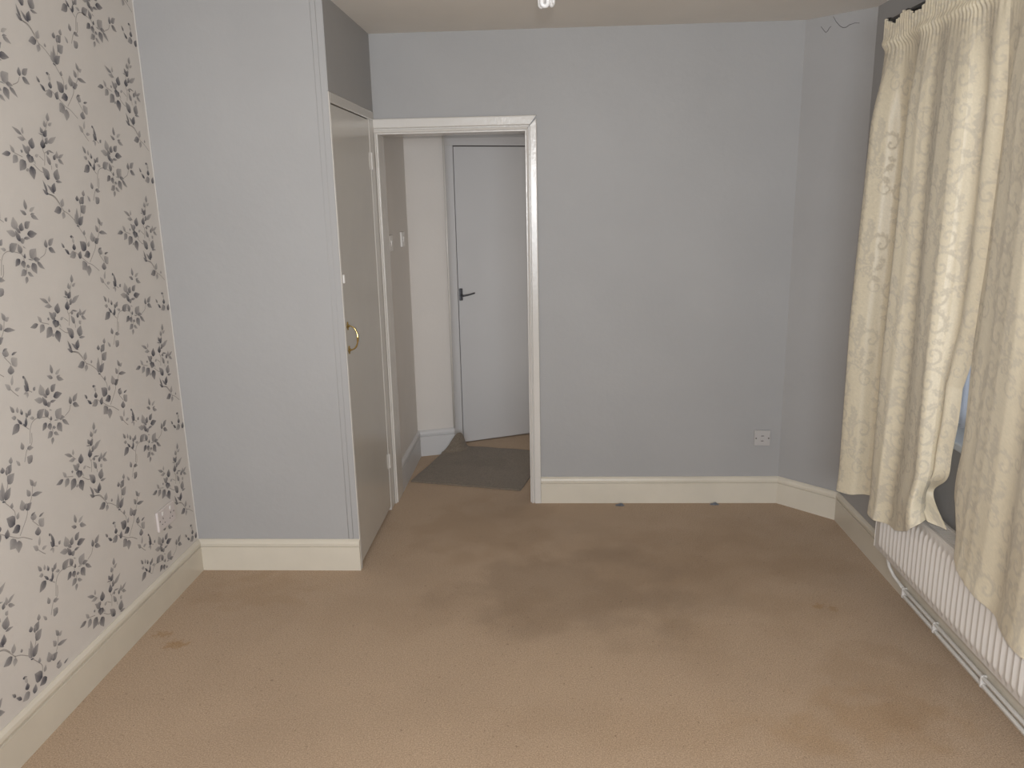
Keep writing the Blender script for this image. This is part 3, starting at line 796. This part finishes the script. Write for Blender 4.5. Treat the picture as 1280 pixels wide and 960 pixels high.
# ------------------------------------------------------------------ pendant lamp
lx, ly = -0.006, 2.20
pend = tag(empty('pendant_lamp', (lx, ly, ZC)), 'white ceiling pendant with a bare compact fluorescent bulb', 'lamp')
bm = bmesh.new(); lathe(bm, [(0.045, 0), (0.045, 0.008), (0.038, 0.016), (0.012, 0.022), (0.008, 0.026)], (lx, ly, ZC), (0, 0, -1), 24)
under(finish('ceiling_rose', bm, M_plastic, smooth=True, angle=35), pend)
bm = bmesh.new(); cyl(bm, (lx, ly, ZC - 0.024), (lx, ly, 2.335), 0.0035, n=10)
under(finish('cord', bm, M_cord, smooth=True, angle=35), pend)
bm = bmesh.new(); lathe(bm, [(0.006, 0), (0.016, 0.010), (0.018, 0.040), (0.020, 0.044), (0.020, 0.050), (0.013, 0.052)], (lx, ly, 2.340), (0, 0, -1), 24)
under(finish('lamp_holder', bm, M_plastic, smooth=True, angle=35), pend)
bm = bmesh.new(); lathe(bm, [(0.011, 0), (0.012, 0.010), (0.021, 0.016), (0.022, 0.045), (0.017, 0.052)], (lx, ly, 2.290), (0, 0, -1), 24)
bulb = under(finish('bulb', bm, M_plastic, smooth=True, angle=35), pend)
for k, (ox, oy, rz) in enumerate(((-0.004, -0.014, 10), (0.013, 0.008, 62), (-0.012, 0.012, -50))):
    bm = bmesh.new()
    R_ = Matrix.Rotation(math.radians(rz), 3, 'Z')
    zb = 2.134 + (0, 0.006, 0.004)[k]
    P = [Vector((-0.008, 0, 2.245)), Vector((-0.008, 0, zb + 0.03)), Vector((-0.008, 0, zb + 0.009))]
    P += [Vector((0.008 * math.cos(a), 0, zb + 0.008 + 0.008 * math.sin(a))) for a in [math.pi * (1 + q / 8) for q in range(1, 8)]]
    P += [Vector((0.008, 0, zb + 0.009)), Vector((0.008, 0, zb + 0.03)), Vector((0.008, 0, 2.245))]
    tube(bm, [R_ @ p + Vector((lx + ox, ly + oy, 0)) for p in P], 0.0058, 12)
    o = finish('glass_tube', bm, M_lamp, smooth=True); o.parent = bulb
    o.matrix_parent_inverse = bulb.matrix_parent_inverse.inverted() @ Matrix.Translation(-Vector(pend.location)) if False else Matrix.Identity(4)

# ------------------------------------------------------------------ window
win = tag(empty('window_1', (XR + 0.14, 2.2, WZ0)), 'white framed window behind the cream curtains', 'window', kind='structure')
fx0, fx1 = XR + 0.125, XR + 0.185
def part(nm, lo, hi, m, b=0.003):
    bm = bmesh.new(); box(bm, lo, hi, b)
    return under(finish(nm, bm, m), win)
part('frame_bottom', (fx0, WY0, WZ0 + 0.030), (fx1, WY1, WZ0 + 0.085), M_upvc)
part('frame_top', (fx0, WY0, WZ1 - 0.055), (fx1, WY1, WZ1), M_upvc)
for y in (WY0, WY1 - 0.055):
    part('frame_side', (fx0, y, WZ0 + 0.085), (fx1, y + 0.055, WZ1 - 0.055), M_upvc)
for y in (1.78, 2.50):
    part('mullion', (fx0, y, WZ0 + 0.085), (fx1, y + 0.05, WZ1 - 0.055), M_upvc)
for a, b in ((WY0 + 0.055, 1.78), (1.83, 2.50), (2.55, WY1 - 0.055)):
    part('pane', (fx0 + 0.028, a, WZ0 + 0.085), (fx0 + 0.032, b, WZ1 - 0.055), M_glass, 0)
part('sill', (XR - 0.016, WY0 - 0.05, WZ0), (XR + 0.20, WY1 + 0.05, WZ0 + 0.030), M_upvc, 0.006)
# net curtain in the recess
bm = bmesh.new()
g = []
for a in range(221):
    y = WY0 + 0.02 + (WY1 - WY0 - 0.04) * a / 220
    x = XR + 0.085 + 0.013 * math.sin(y * 62) + 0.004 * math.sin(y * 141 + 1)
    g.append([bm.verts.new((x + 0.004 * math.sin(y * 90 + q), y, WZ0 + 0.045 + (WZ1 - WZ0 - 0.06) * q / 8)) for q in range(9)])
for a in range(220):
    for q in range(8):
        bm.faces.new((g[a][q], g[a + 1][q], g[a + 1][q + 1], g[a][q + 1]))
tag(finish('net_curtain', bm, M_net, smooth=True), 'white net curtain hanging close to the window panes', 'curtain')

# unseen window added behind the photographer to carry the rear fill light
w2 = tag(empty('fill_window', (0, YR, 0.8)), 'white framed wide window, unseen, added behind the photographer for fill light', 'window', kind='structure')
for lo, hi in (((-1.15, YR - 0.11, 0.8), (1.15, YR - 0.05, 0.86)), ((-1.15, YR - 0.11, 2.14), (1.15, YR - 0.05, 2.2)),
               ((-1.15, YR - 0.11, 0.86), (-1.09, YR - 0.05, 2.14)), ((1.09, YR - 0.11, 0.86), (1.15, YR - 0.05, 2.14))):
    bm = bmesh.new(); box(bm, lo, hi, 0.003)
    under(finish('frame_bar', bm, M_upvc), w2)
bm = bmesh.new(); box(bm, (-1.09, YR - 0.083, 0.86), (1.09, YR - 0.079, 2.14))
under(finish('pane', bm, M_glass), w2)

# ------------------------------------------------------------------ curtain rod
RX, RZ = 1.372, 2.312
rod = tag(empty('curtain_rod', (RX, 2.2, RZ)), 'black curtain rod with ball end above the window', 'curtain rod')
bm = bmesh.new(); cyl(bm, (RX, 0.85, RZ), (RX, 3.465, RZ), 0.0125, n=18)
under(finish('pole', bm, M_black, smooth=True, angle=40), rod)
bm = bmesh.new()
lathe(bm, [(0.013, 0), (0.015, 0.004), (0.011, 0.008), (0.015, 0.013), (0.019, 0.021), (0.020, 0.030), (0.016, 0.040), (0.008, 0.046), (0.001, 0.048)], (RX, 3.462, RZ), (0, 1, 0), 20)
under(finish('finial', bm, M_black, smooth=True, angle=40), rod)
for y in (3.325, 2.2, 1.0):
    bm = bmesh.new()
    cyl(bm, (XR, y, RZ + 0.012), (RX, y, RZ + 0.012), 0.007, n=12)
    lathe(bm, [(0.024, 0), (0.024, 0.004), (0.012, 0.008)], (XR, y, RZ + 0.012), (-1, 0, 0), 18)
    lathe(bm, [(0.017, 0), (0.017, 0.022)], (RX, y - 0.011, RZ), (0, 1, 0), 18)
    under(finish('bracket', bm, M_black, smooth=True, angle=40), rod)

# ------------------------------------------------------------------ damask weave
def seg_dist(px, py, poly):
    d = np.full(px.shape, 9.0)
    for (ax, ay), (bx, by) in zip(poly, poly[1:]):
        vx, vy = bx - ax, by - ay
        l2 = vx * vx + vy * vy + 1e-12
        t = np.clip(((px - ax) * vx + (py - ay) * vy) / l2, 0, 1)
        d = np.minimum(d, np.hypot(px - ax - t * vx, py - ay - t * vy))
    return d


TW, TH, RES = 0.30, 0.40, 0.002
gx, gy = np.meshgrid(np.arange(0, TW, RES), np.arange(0, TH, RES))
tile = np.zeros_like(gx)


def put(fn, cx, cy):
    """stamp a motif at (cx,cy), wrapped over the tile edges"""
    global tile
    for ox in (-TW, 0, TW):
        for oy in (-TH, 0, TH):
            tile = np.maximum(tile, fn(gx - cx - ox, gy - cy - oy))


def scroll(a0, turns, r0, mir, wid):
    P = []
    for k in range(26):
        t = k / 25
        r = r0 * (1 - t) ** 1.15 + 0.004
        a = a0 + turns * 2 * math.pi * t
        P.append((mir * r * math.cos(a), r * math.sin(a)))

    def f(x, y):
        near = (np.abs(x) < r0 + 0.02) & (np.abs(y) < r0 + 0.02)
        o = np.zeros_like(x)
        if near.any():
            d = seg_dist(x[near], y[near], P)
            o[near] = np.clip((wid - d) / 0.0022 + 0.5, 0, 1)
        return o
    return f


def leafm(angle, ln, w):
    ca, sa = math.cos(angle), math.sin(angle)

    def f(x, y):
        a = (x * ca + y * sa) / ln
        b = (-x * sa + y * ca)
        h = w * np.sin(np.pi * np.clip(a, 0, 1)) * (1 + 0.25 * np.sin(a * 26))
        e = np.clip((h - np.abs(b)) / 0.0022 + 0.5, 0, 1) * ((a > 0) & (a < 1))
        return e * np.clip(np.abs(b) / 0.0016, 0.25, 1)
    return f


def rose(r):
    def f(x, y):
        q = np.hypot(x, y); th = np.arctan2(y, x)
        rim = r * (0.86 + 0.14 * np.cos(6 * th))
        rings = 0.5 + 0.5 * np.cos(q / r * 15 + 1.6 * np.sin(3 * th + q / r * 5))
        return np.clip((rim - q) / 0.0022 + 0.5, 0, 1) * np.where(rings > 0.42, 1.0, 0.15)
    return f


for (bx, by, m) in ((0.075, 0.10, 1), (0.225, 0.30, -1)):
    put(rose(0.034), bx, by)
    for k in range(5):
        put(leafm(math.radians(-60 + 60 * k + (0 if m > 0 else 30)), 0.052, 0.012), bx + 0.026 * math.cos(math.radians(-60 + 60 * k)), by + 0.026 * math.sin(math.radians(-60 + 60 * k)))
    put(scroll(math.radians(200), -1.35, 0.058, m, 0.0046), bx + m * 0.075, by + 0.072)
    put(scroll(math.radians(-20), 1.25, 0.046, m, 0.0042), bx - m * 0.045, by + 0.105)
    put(scroll(math.radians(160), 1.3, 0.040, m, 0.0038), bx + m * 0.085, by - 0.030)
    put(scroll(math.radians(60), -1.2, 0.030, m, 0.0028), bx - m * 0.040, by - 0.068)
    put(leafm(math.radians(75), 0.095, 0.020), bx + m * 0.020, by + 0.095)
    put(leafm(math.radians(110), 0.070, 0.015), bx - m * 0.010, by + 0.150)
    put(leafm(math.radians(-120), 0.055, 0.012), bx + m * 0.060, by - 0.050)
    for k in range(9):
        a = math.radians(200) - 1.35 * 2 * math.pi * k / 16
        r = 0.058 * (1 - k / 16) ** 1.15
        put(leafm(m * a + (0 if m > 0 else math.pi) + 0.9 * m, 0.030, 0.0075), bx + m * 0.075 + m * r * math.cos(a), by + 0.072 + r * math.sin(a))
    for k in range(7):
        a = math.radians(-20) + 1.25 * 2 * math.pi * k / 14
        r = 0.046 * (1 - k / 14) ** 1.15
        put(leafm(m * a + (0 if m > 0 else math.pi) - 0.8 * m, 0.026, 0.0068), bx - m * 0.045 + m * r * math.cos(a), by + 0.105 + r * math.sin(a))
    for k in range(4):
        put(leafm(math.radians(30 + 40 * k), 0.026, 0.006), bx + m * 0.095, by + 0.005)
        put(leafm(math.radians(180 + 40 * k), 0.024, 0.006), bx - m * 0.060, by + 0.050)


def weave(u, v):
    iu = (np.mod(u, TW) / RES).astype(int) % tile.shape[1]
    iv = (np.mod(v, TH) / RES).astype(int) % tile.shape[0]
    return tile[iv, iu]


C_GROUND = np.array((0.66, 0.582, 0.438))
C_FIG = np.array((0.560, 0.497, 0.390))


def curtain(name, plan, hem, ytop, label, edge_fn=None, seed=0, nu=250, nv=400):
    """plan: knots (x, y) of the fold profile seen from above; hem: z per knot; ytop: y range along the rod"""
    plan = np.asarray(plan, float)
    P = crom(plan, nu)
    hz = crom(np.c_[hem, hem], nu)[:, 0]
    s = np.linspace(0, 1, nu)
    arc = np.r_[0, np.cumsum(np.hypot(*np.diff(P, axis=0).T))]
    zt = 2.303 + 0.013 * np.cos(2 * np.pi * s * (ytop[0] - ytop[1]) / 0.19) + 0.004 * np.sin(s * 97 + seed)
    t = np.linspace(0, 1, nv)
    # denser rows in the heading
    Z = zt[None, :] + (hz - zt)[None, :] * t[:, None]
    topY = ytop[0] + (ytop[1] - ytop[0]) * s
    npl = int((ytop[0] - ytop[1]) / 0.021)
    pleat = np.sin(2 * np.pi * s * npl + 1.2 * np.sin(s * 23 + seed))
    zn = (Z - 2.235) / 0.10
    head = 1 / (1 + np.exp(-(Z - 2.225) / 0.012))               # 1 inside the heading tape
    bl = np.clip((2.25 - Z) / 0.38, 0, 1)
    bl = bl * bl * (3 - 2 * bl)                                    # 0 at the heading, 1 lower down
    bl = 0.30 + 0.70 * bl
    X = RX - 0.032 + (P[:, 0][None, :] - (RX - 0.032)) * bl
    Y = topY[None, :] + (P[:, 1][None, :] - topY[None, :]) * np.clip(bl * 1.05, 0, 1)
    lowf = np.clip((Z - 1.9) / 0.3, 0, 1)
    X = X - 0.0055 * pleat[None, :] * (0.25 + 0.75 * head) * np.clip((Z - 2.10) / 0.14, 0, 1)
    X = X * (1 - head) + (RX - 0.026 - 0.006 * pleat[None, :]) * head
    if seed == 1:
        X += 0.020 * np.clip((Z - 1.1) / 1.0, 0, 1) * (1 - head) * (1 - s[None, :]) ** 2
    X -= 0.010 * np.exp(-((Z - 2.222) / 0.016) ** 2)               # gathered roll under the tape
    # slow drift of the folds down the drop
    X += 0.006 * np.sin(s[None, :] * 19 + Z * 2.2 + seed) * np.clip((2.1 - Z), 0, 1)
    Y += 0.008 * np.sin(s[None, :] * 11 + Z * 2.9 + seed * 2) * np.clip((2.1 - Z), 0, 1)
    # crisp minor creases
    for kf, ph, am in ((7.3, 0.4, 0.0075), (12.7, 1.9, 0.003)):
        w_ = kf * (s[None, :] + 0.012 * np.sin(Z * 2.3 + ph)) + ph + seed
        X -= am * (np.abs(np.mod(w_, 1.0) - 0.5) * 2) ** 1.6 * np.clip((2.22 - Z) / 0.2, 0, 1)
    # hem stiffens and flares a little
    X -= 0.006 * np.exp(-((Z - hz[None, :]) / 0.05) ** 2)
    if edge_fn:
        X, Y, Z = edge_fn(X, Y, Z, s[None, :] + 0 * Z)
    uu = arc[None, :] * 1.08 + seed * 0.11 + 0 * Z
    fig = weave(uu, Z + seed * 0.17)
    rg = np.random.default_rng(seed)
    hemband = ((Z - hz[None, :]) < 0.0) * 1.0
    col = C_GROUND[None, None, :] * (1 - fig[..., None]) + C_FIG[None, None, :] * fig[..., None]
    col = col * (1 + 0.03 * rg.standard_normal(Z.shape))[..., None]
    v = np.stack([X, Y, Z], -1).reshape(-1, 3)
    idx = np.arange(nu * nv).reshape(nv, nu)
    f = np.stack([idx[:-1, :-1], idx[1:, :-1], idx[1:, 1:], idx[:-1, 1:]], -1).reshape(-1, 4)
    me = bpy.data.meshes.new(name)
    me.vertices.add(len(v)); me.vertices.foreach_set('co', v.astype(np.float32).ravel())
    me.loops.add(f.size); me.loops.foreach_set('vertex_index', f.astype(np.int32).ravel())
    me.polygons.add(len(f))
    me.polygons.foreach_set('loop_start', np.arange(0, f.size, 4, dtype=np.int32))
    me.update(calc_edges=True)
    me.polygons.foreach_set('use_smooth', [True] * len(f))
    ca = me.color_attributes.new('weave', 'FLOAT_COLOR', 'POINT')
    ca.data.foreach_set('color', np.c_[col.reshape(-1, 3), 0.40 + 0.35 * fig.ravel()].astype(np.float32).ravel())
    me.materials.append(M_damask)
    o = bpy.data.objects.new(name, me)
    COL.objects.link(o)
    return tag(o, label, 'curtain', group=None)


def edge1(X, Y, Z, s):
    kk = np.clip((s - 0.80) / 0.20, 0, 1)
    Y = Y + (-0.035 * np.clip((Z - 1.15) / 0.25, 0, 1) + 0.085 * np.clip((1.22 - Z) / 0.22, 0, 1)) * kk
    k = np.clip((s - 0.72) / 0.28, 0, 1); k = k * k * (3 - 2 * k)
    Y = Y + 0.115 * k * np.exp(-((Z - 0.580) / 0.065) ** 2) + 0.02 * k * np.exp(-((Z - 0.74) / 0.1) ** 2)
    Y = Y - 0.03 * np.clip((s - 0.9) / 0.1, 0, 1) * np.exp(-((Z - 0.49) / 0.03) ** 2)
    X = X - 0.020 * np.exp(-((s - 0.72) / 0.12) ** 2) * np.exp(-((Z - 0.52) / 0.09) ** 2)
    return X, Y, Z


curtain('curtain', [(1.325, 3.480), (1.302, 3.440), (1.336, 3.375), (1.395, 3.350), (1.422, 3.285), (1.375, 3.195), (1.312, 3.110),
                    (1.318, 3.050), (1.348, 2.990), (1.326, 2.900), (1.308, 2.800), (1.312, 2.730), (1.345, 2.700), (1.368, 2.670), (1.342, 2.610), (1.385, 2.555)],
        [0.335, 0.330, 0.335, 0.345, 0.350, 0.350, 0.352, 0.350, 0.355, 0.375, 0.415, 0.450, 0.485, 0.505, 0.500, 0.490], (3.452, 2.575),
        'cream damask curtain, the far one, hem resting on the radiator', edge1, seed=1)


def edge2(X, Y, Z, s):
    k = np.clip(1 - s / 0.16, 0, 1); k = k * k * (3 - 2 * k)
    Y = Y + 0.02 * k * np.exp(-((Z - 0.70) / 0.10) ** 2) - 0.065 * k * np.clip((0.64 - Z) / 0.20, 0, 1)
    X = X - 0.006 * k * np.exp(-((Z - 0.62) / 0.10) ** 2)
    return X, Y, Z


curtain('curtain', [(1.370, 2.562), (1.350, 2.502), (1.324, 2.440), (1.316, 2.370), (1.312, 2.270), (1.325, 2.180), (1.300, 2.090), (1.292, 2.000),
                    (1.335, 1.930), (1.360, 1.850), (1.305, 1.760), (1.300, 1.670), (1.355, 1.590), (1.330, 1.480), (1.300, 1.390), (1.350, 1.300), (1.330, 1.200)],
        [0.480, 0.480, 0.465, 0.440, 0.418, 0.408, 0.405, 0.400, 0.40, 0.39, 0.39, 0.39, 0.39, 0.39, 0.39, 0.39, 0.39], (2.555, 1.15),
        'cream damask curtain, the near one, cut off by the photo edge', edge2, seed=2)

# ------------------------------------------------------------------ radiator
RF, RY0, RY1, RZ0, RZ1 = 1.352, 2.060, 3.150, 0.186, 0.462
rad = tag(empty('radiator', (1.40, 2.6, RZ0)), 'long low white panel radiator with vertical ribs under the window', 'radiator')
pitch = 0.0333
nr = int((RY1 - RY0 - 0.03) / pitch)
ys = [RY0]
ysub = 8
st = RY0 + 0.015
for k in range(nr):
    ys += [st + pitch * (k + q / ysub) for q in range(ysub)]
ys += [st + pitch * nr, RY1]
zs = [RZ0, RZ0 + 0.004, RZ0 + 0.022, RZ0 + 0.028, RZ0 + 0.034, RZ0 + 0.042, 0.30, 0.38, RZ1 - 0.046, RZ1 - 0.038, RZ1 - 0.032, RZ1 - 0.026, RZ1 - 0.010, RZ1 - 0.003, RZ1]
bm = bmesh.new()
G = []
for y in ys:
    ph = ((y - st) / pitch) % 1.0
    hh = max(0.0, math.cos((ph - 0.5) * 2 * math.pi * 0.82)) ** 1.3 if st - 1e-6 <= y <= st + pitch * nr + 1e-6 else 0
    row = []
    for z in zs:
        e = min(max((z - (RZ0 + 0.022)) / 0.020, 0), 1) * min(max((RZ1 - 0.026 - z) / 0.020, 0), 1)
        x = RF + 0.006 - 0.0085 * hh * math.sqrt(e)
        if z < RZ0 + 0.003: x += 0.006
        if z > RZ1 - 0.004: x += 0.004 if z < RZ1 - 0.001 else 0.012
        row.append(bm.verts.new((x, y, z)))
    G.append(row)
for a in range(len(ys) - 1):
    for b in range(len(zs) - 1):
        bm.faces.new((G[a][b], G[a + 1][b], G[a + 1][b + 1], G[a][b + 1]))
under(finish('front_panel', bm, M_rad, smooth=True, angle=50), rad)
bm = bmesh.new(); box(bm, (1.428, RY0 + 0.01, RZ0 + 0.005), (1.436, RY1 - 0.01, RZ1 - 0.012), 0.002)
under(finish('back_panel', bm, M_rad), rad)
for y in (RY0 - 0.002, RY1 - 0.002):
    bm = bmesh.new(); box(bm, (RF + 0.004, y, RZ0 + 0.004), (1.440, y + 0.004, RZ1 - 0.002), 0.0015)
    under(finish('side_panel', bm, M_rad), rad)
bm = bmesh.new()
for x0, x1 in ((RF + 0.008, RF + 0.022), (1.426, 1.440)):
    box(bm, (x0, RY0, RZ1 - 0.006), (x1, RY1, RZ1 + 0.001), 0.002)
under(finish('grille_rail', bm, M_rad), rad)
bm = bmesh.new()
y = RY0 + 0.01
while y < RY1 - 0.01:
    box(bm, (RF + 0.020, y, RZ1 - 0.010), (1.428, y + 0.0065, RZ1 - 0.001))
    y += 0.0115
tag(under(finish('grille_slat', bm, M_rad), rad), kind='stuff')
for y in (2.40, 2.85):
    bm = bmesh.new(); box(bm, (1.436, y, 0.25), (XR, y + 0.03, 0.42))
    under(finish('bracket', bm, M_rad), rad)
bm = bmesh.new()
tube(bm, [(1.405, 3.125, 0.187), (1.407, 3.125, 0.15), (1.415, 3.118, 0.11), (1.428, 3.10, 0.078), (1.438, 3.06, 0.060), (1.4385, 3.02, 0.056)], 0.0075, 12)
TAIL = bm

pipe = tag(empty('heating_pipe', (1.4385, 1.5, 0.055)), 'thin white heating pipe clipped along the skirting below the radiator', 'pipe')
under(finish('pipe_tail', TAIL, M_pipe, smooth=True), pipe)
bm = bmesh.new(); cyl(bm, (1.4395, 3.02, 0.055), (1.4395, -0.95, 0.055), 0.0075, n=14)
under(finish('pipe', bm, M_pipe, smooth=True, angle=40), pipe)
bm = bmesh.new(); cyl(bm, (1.4395, 3.02, 0.028), (1.4395, -0.95, 0.028), 0.0075, n=14)
under(finish('pipe', bm, M_pipe, smooth=True, angle=40), pipe)
for y in (3.02, 2.752, 2.413, 2.08, 1.7):
    bm = bmesh.new()
    box(bm, (1.4305, y - 0.0055, 0.019), (1.4515, y + 0.0055, 0.064), 0.003)
    under(finish('pipe_clip', bm, M_plastic), pipe)
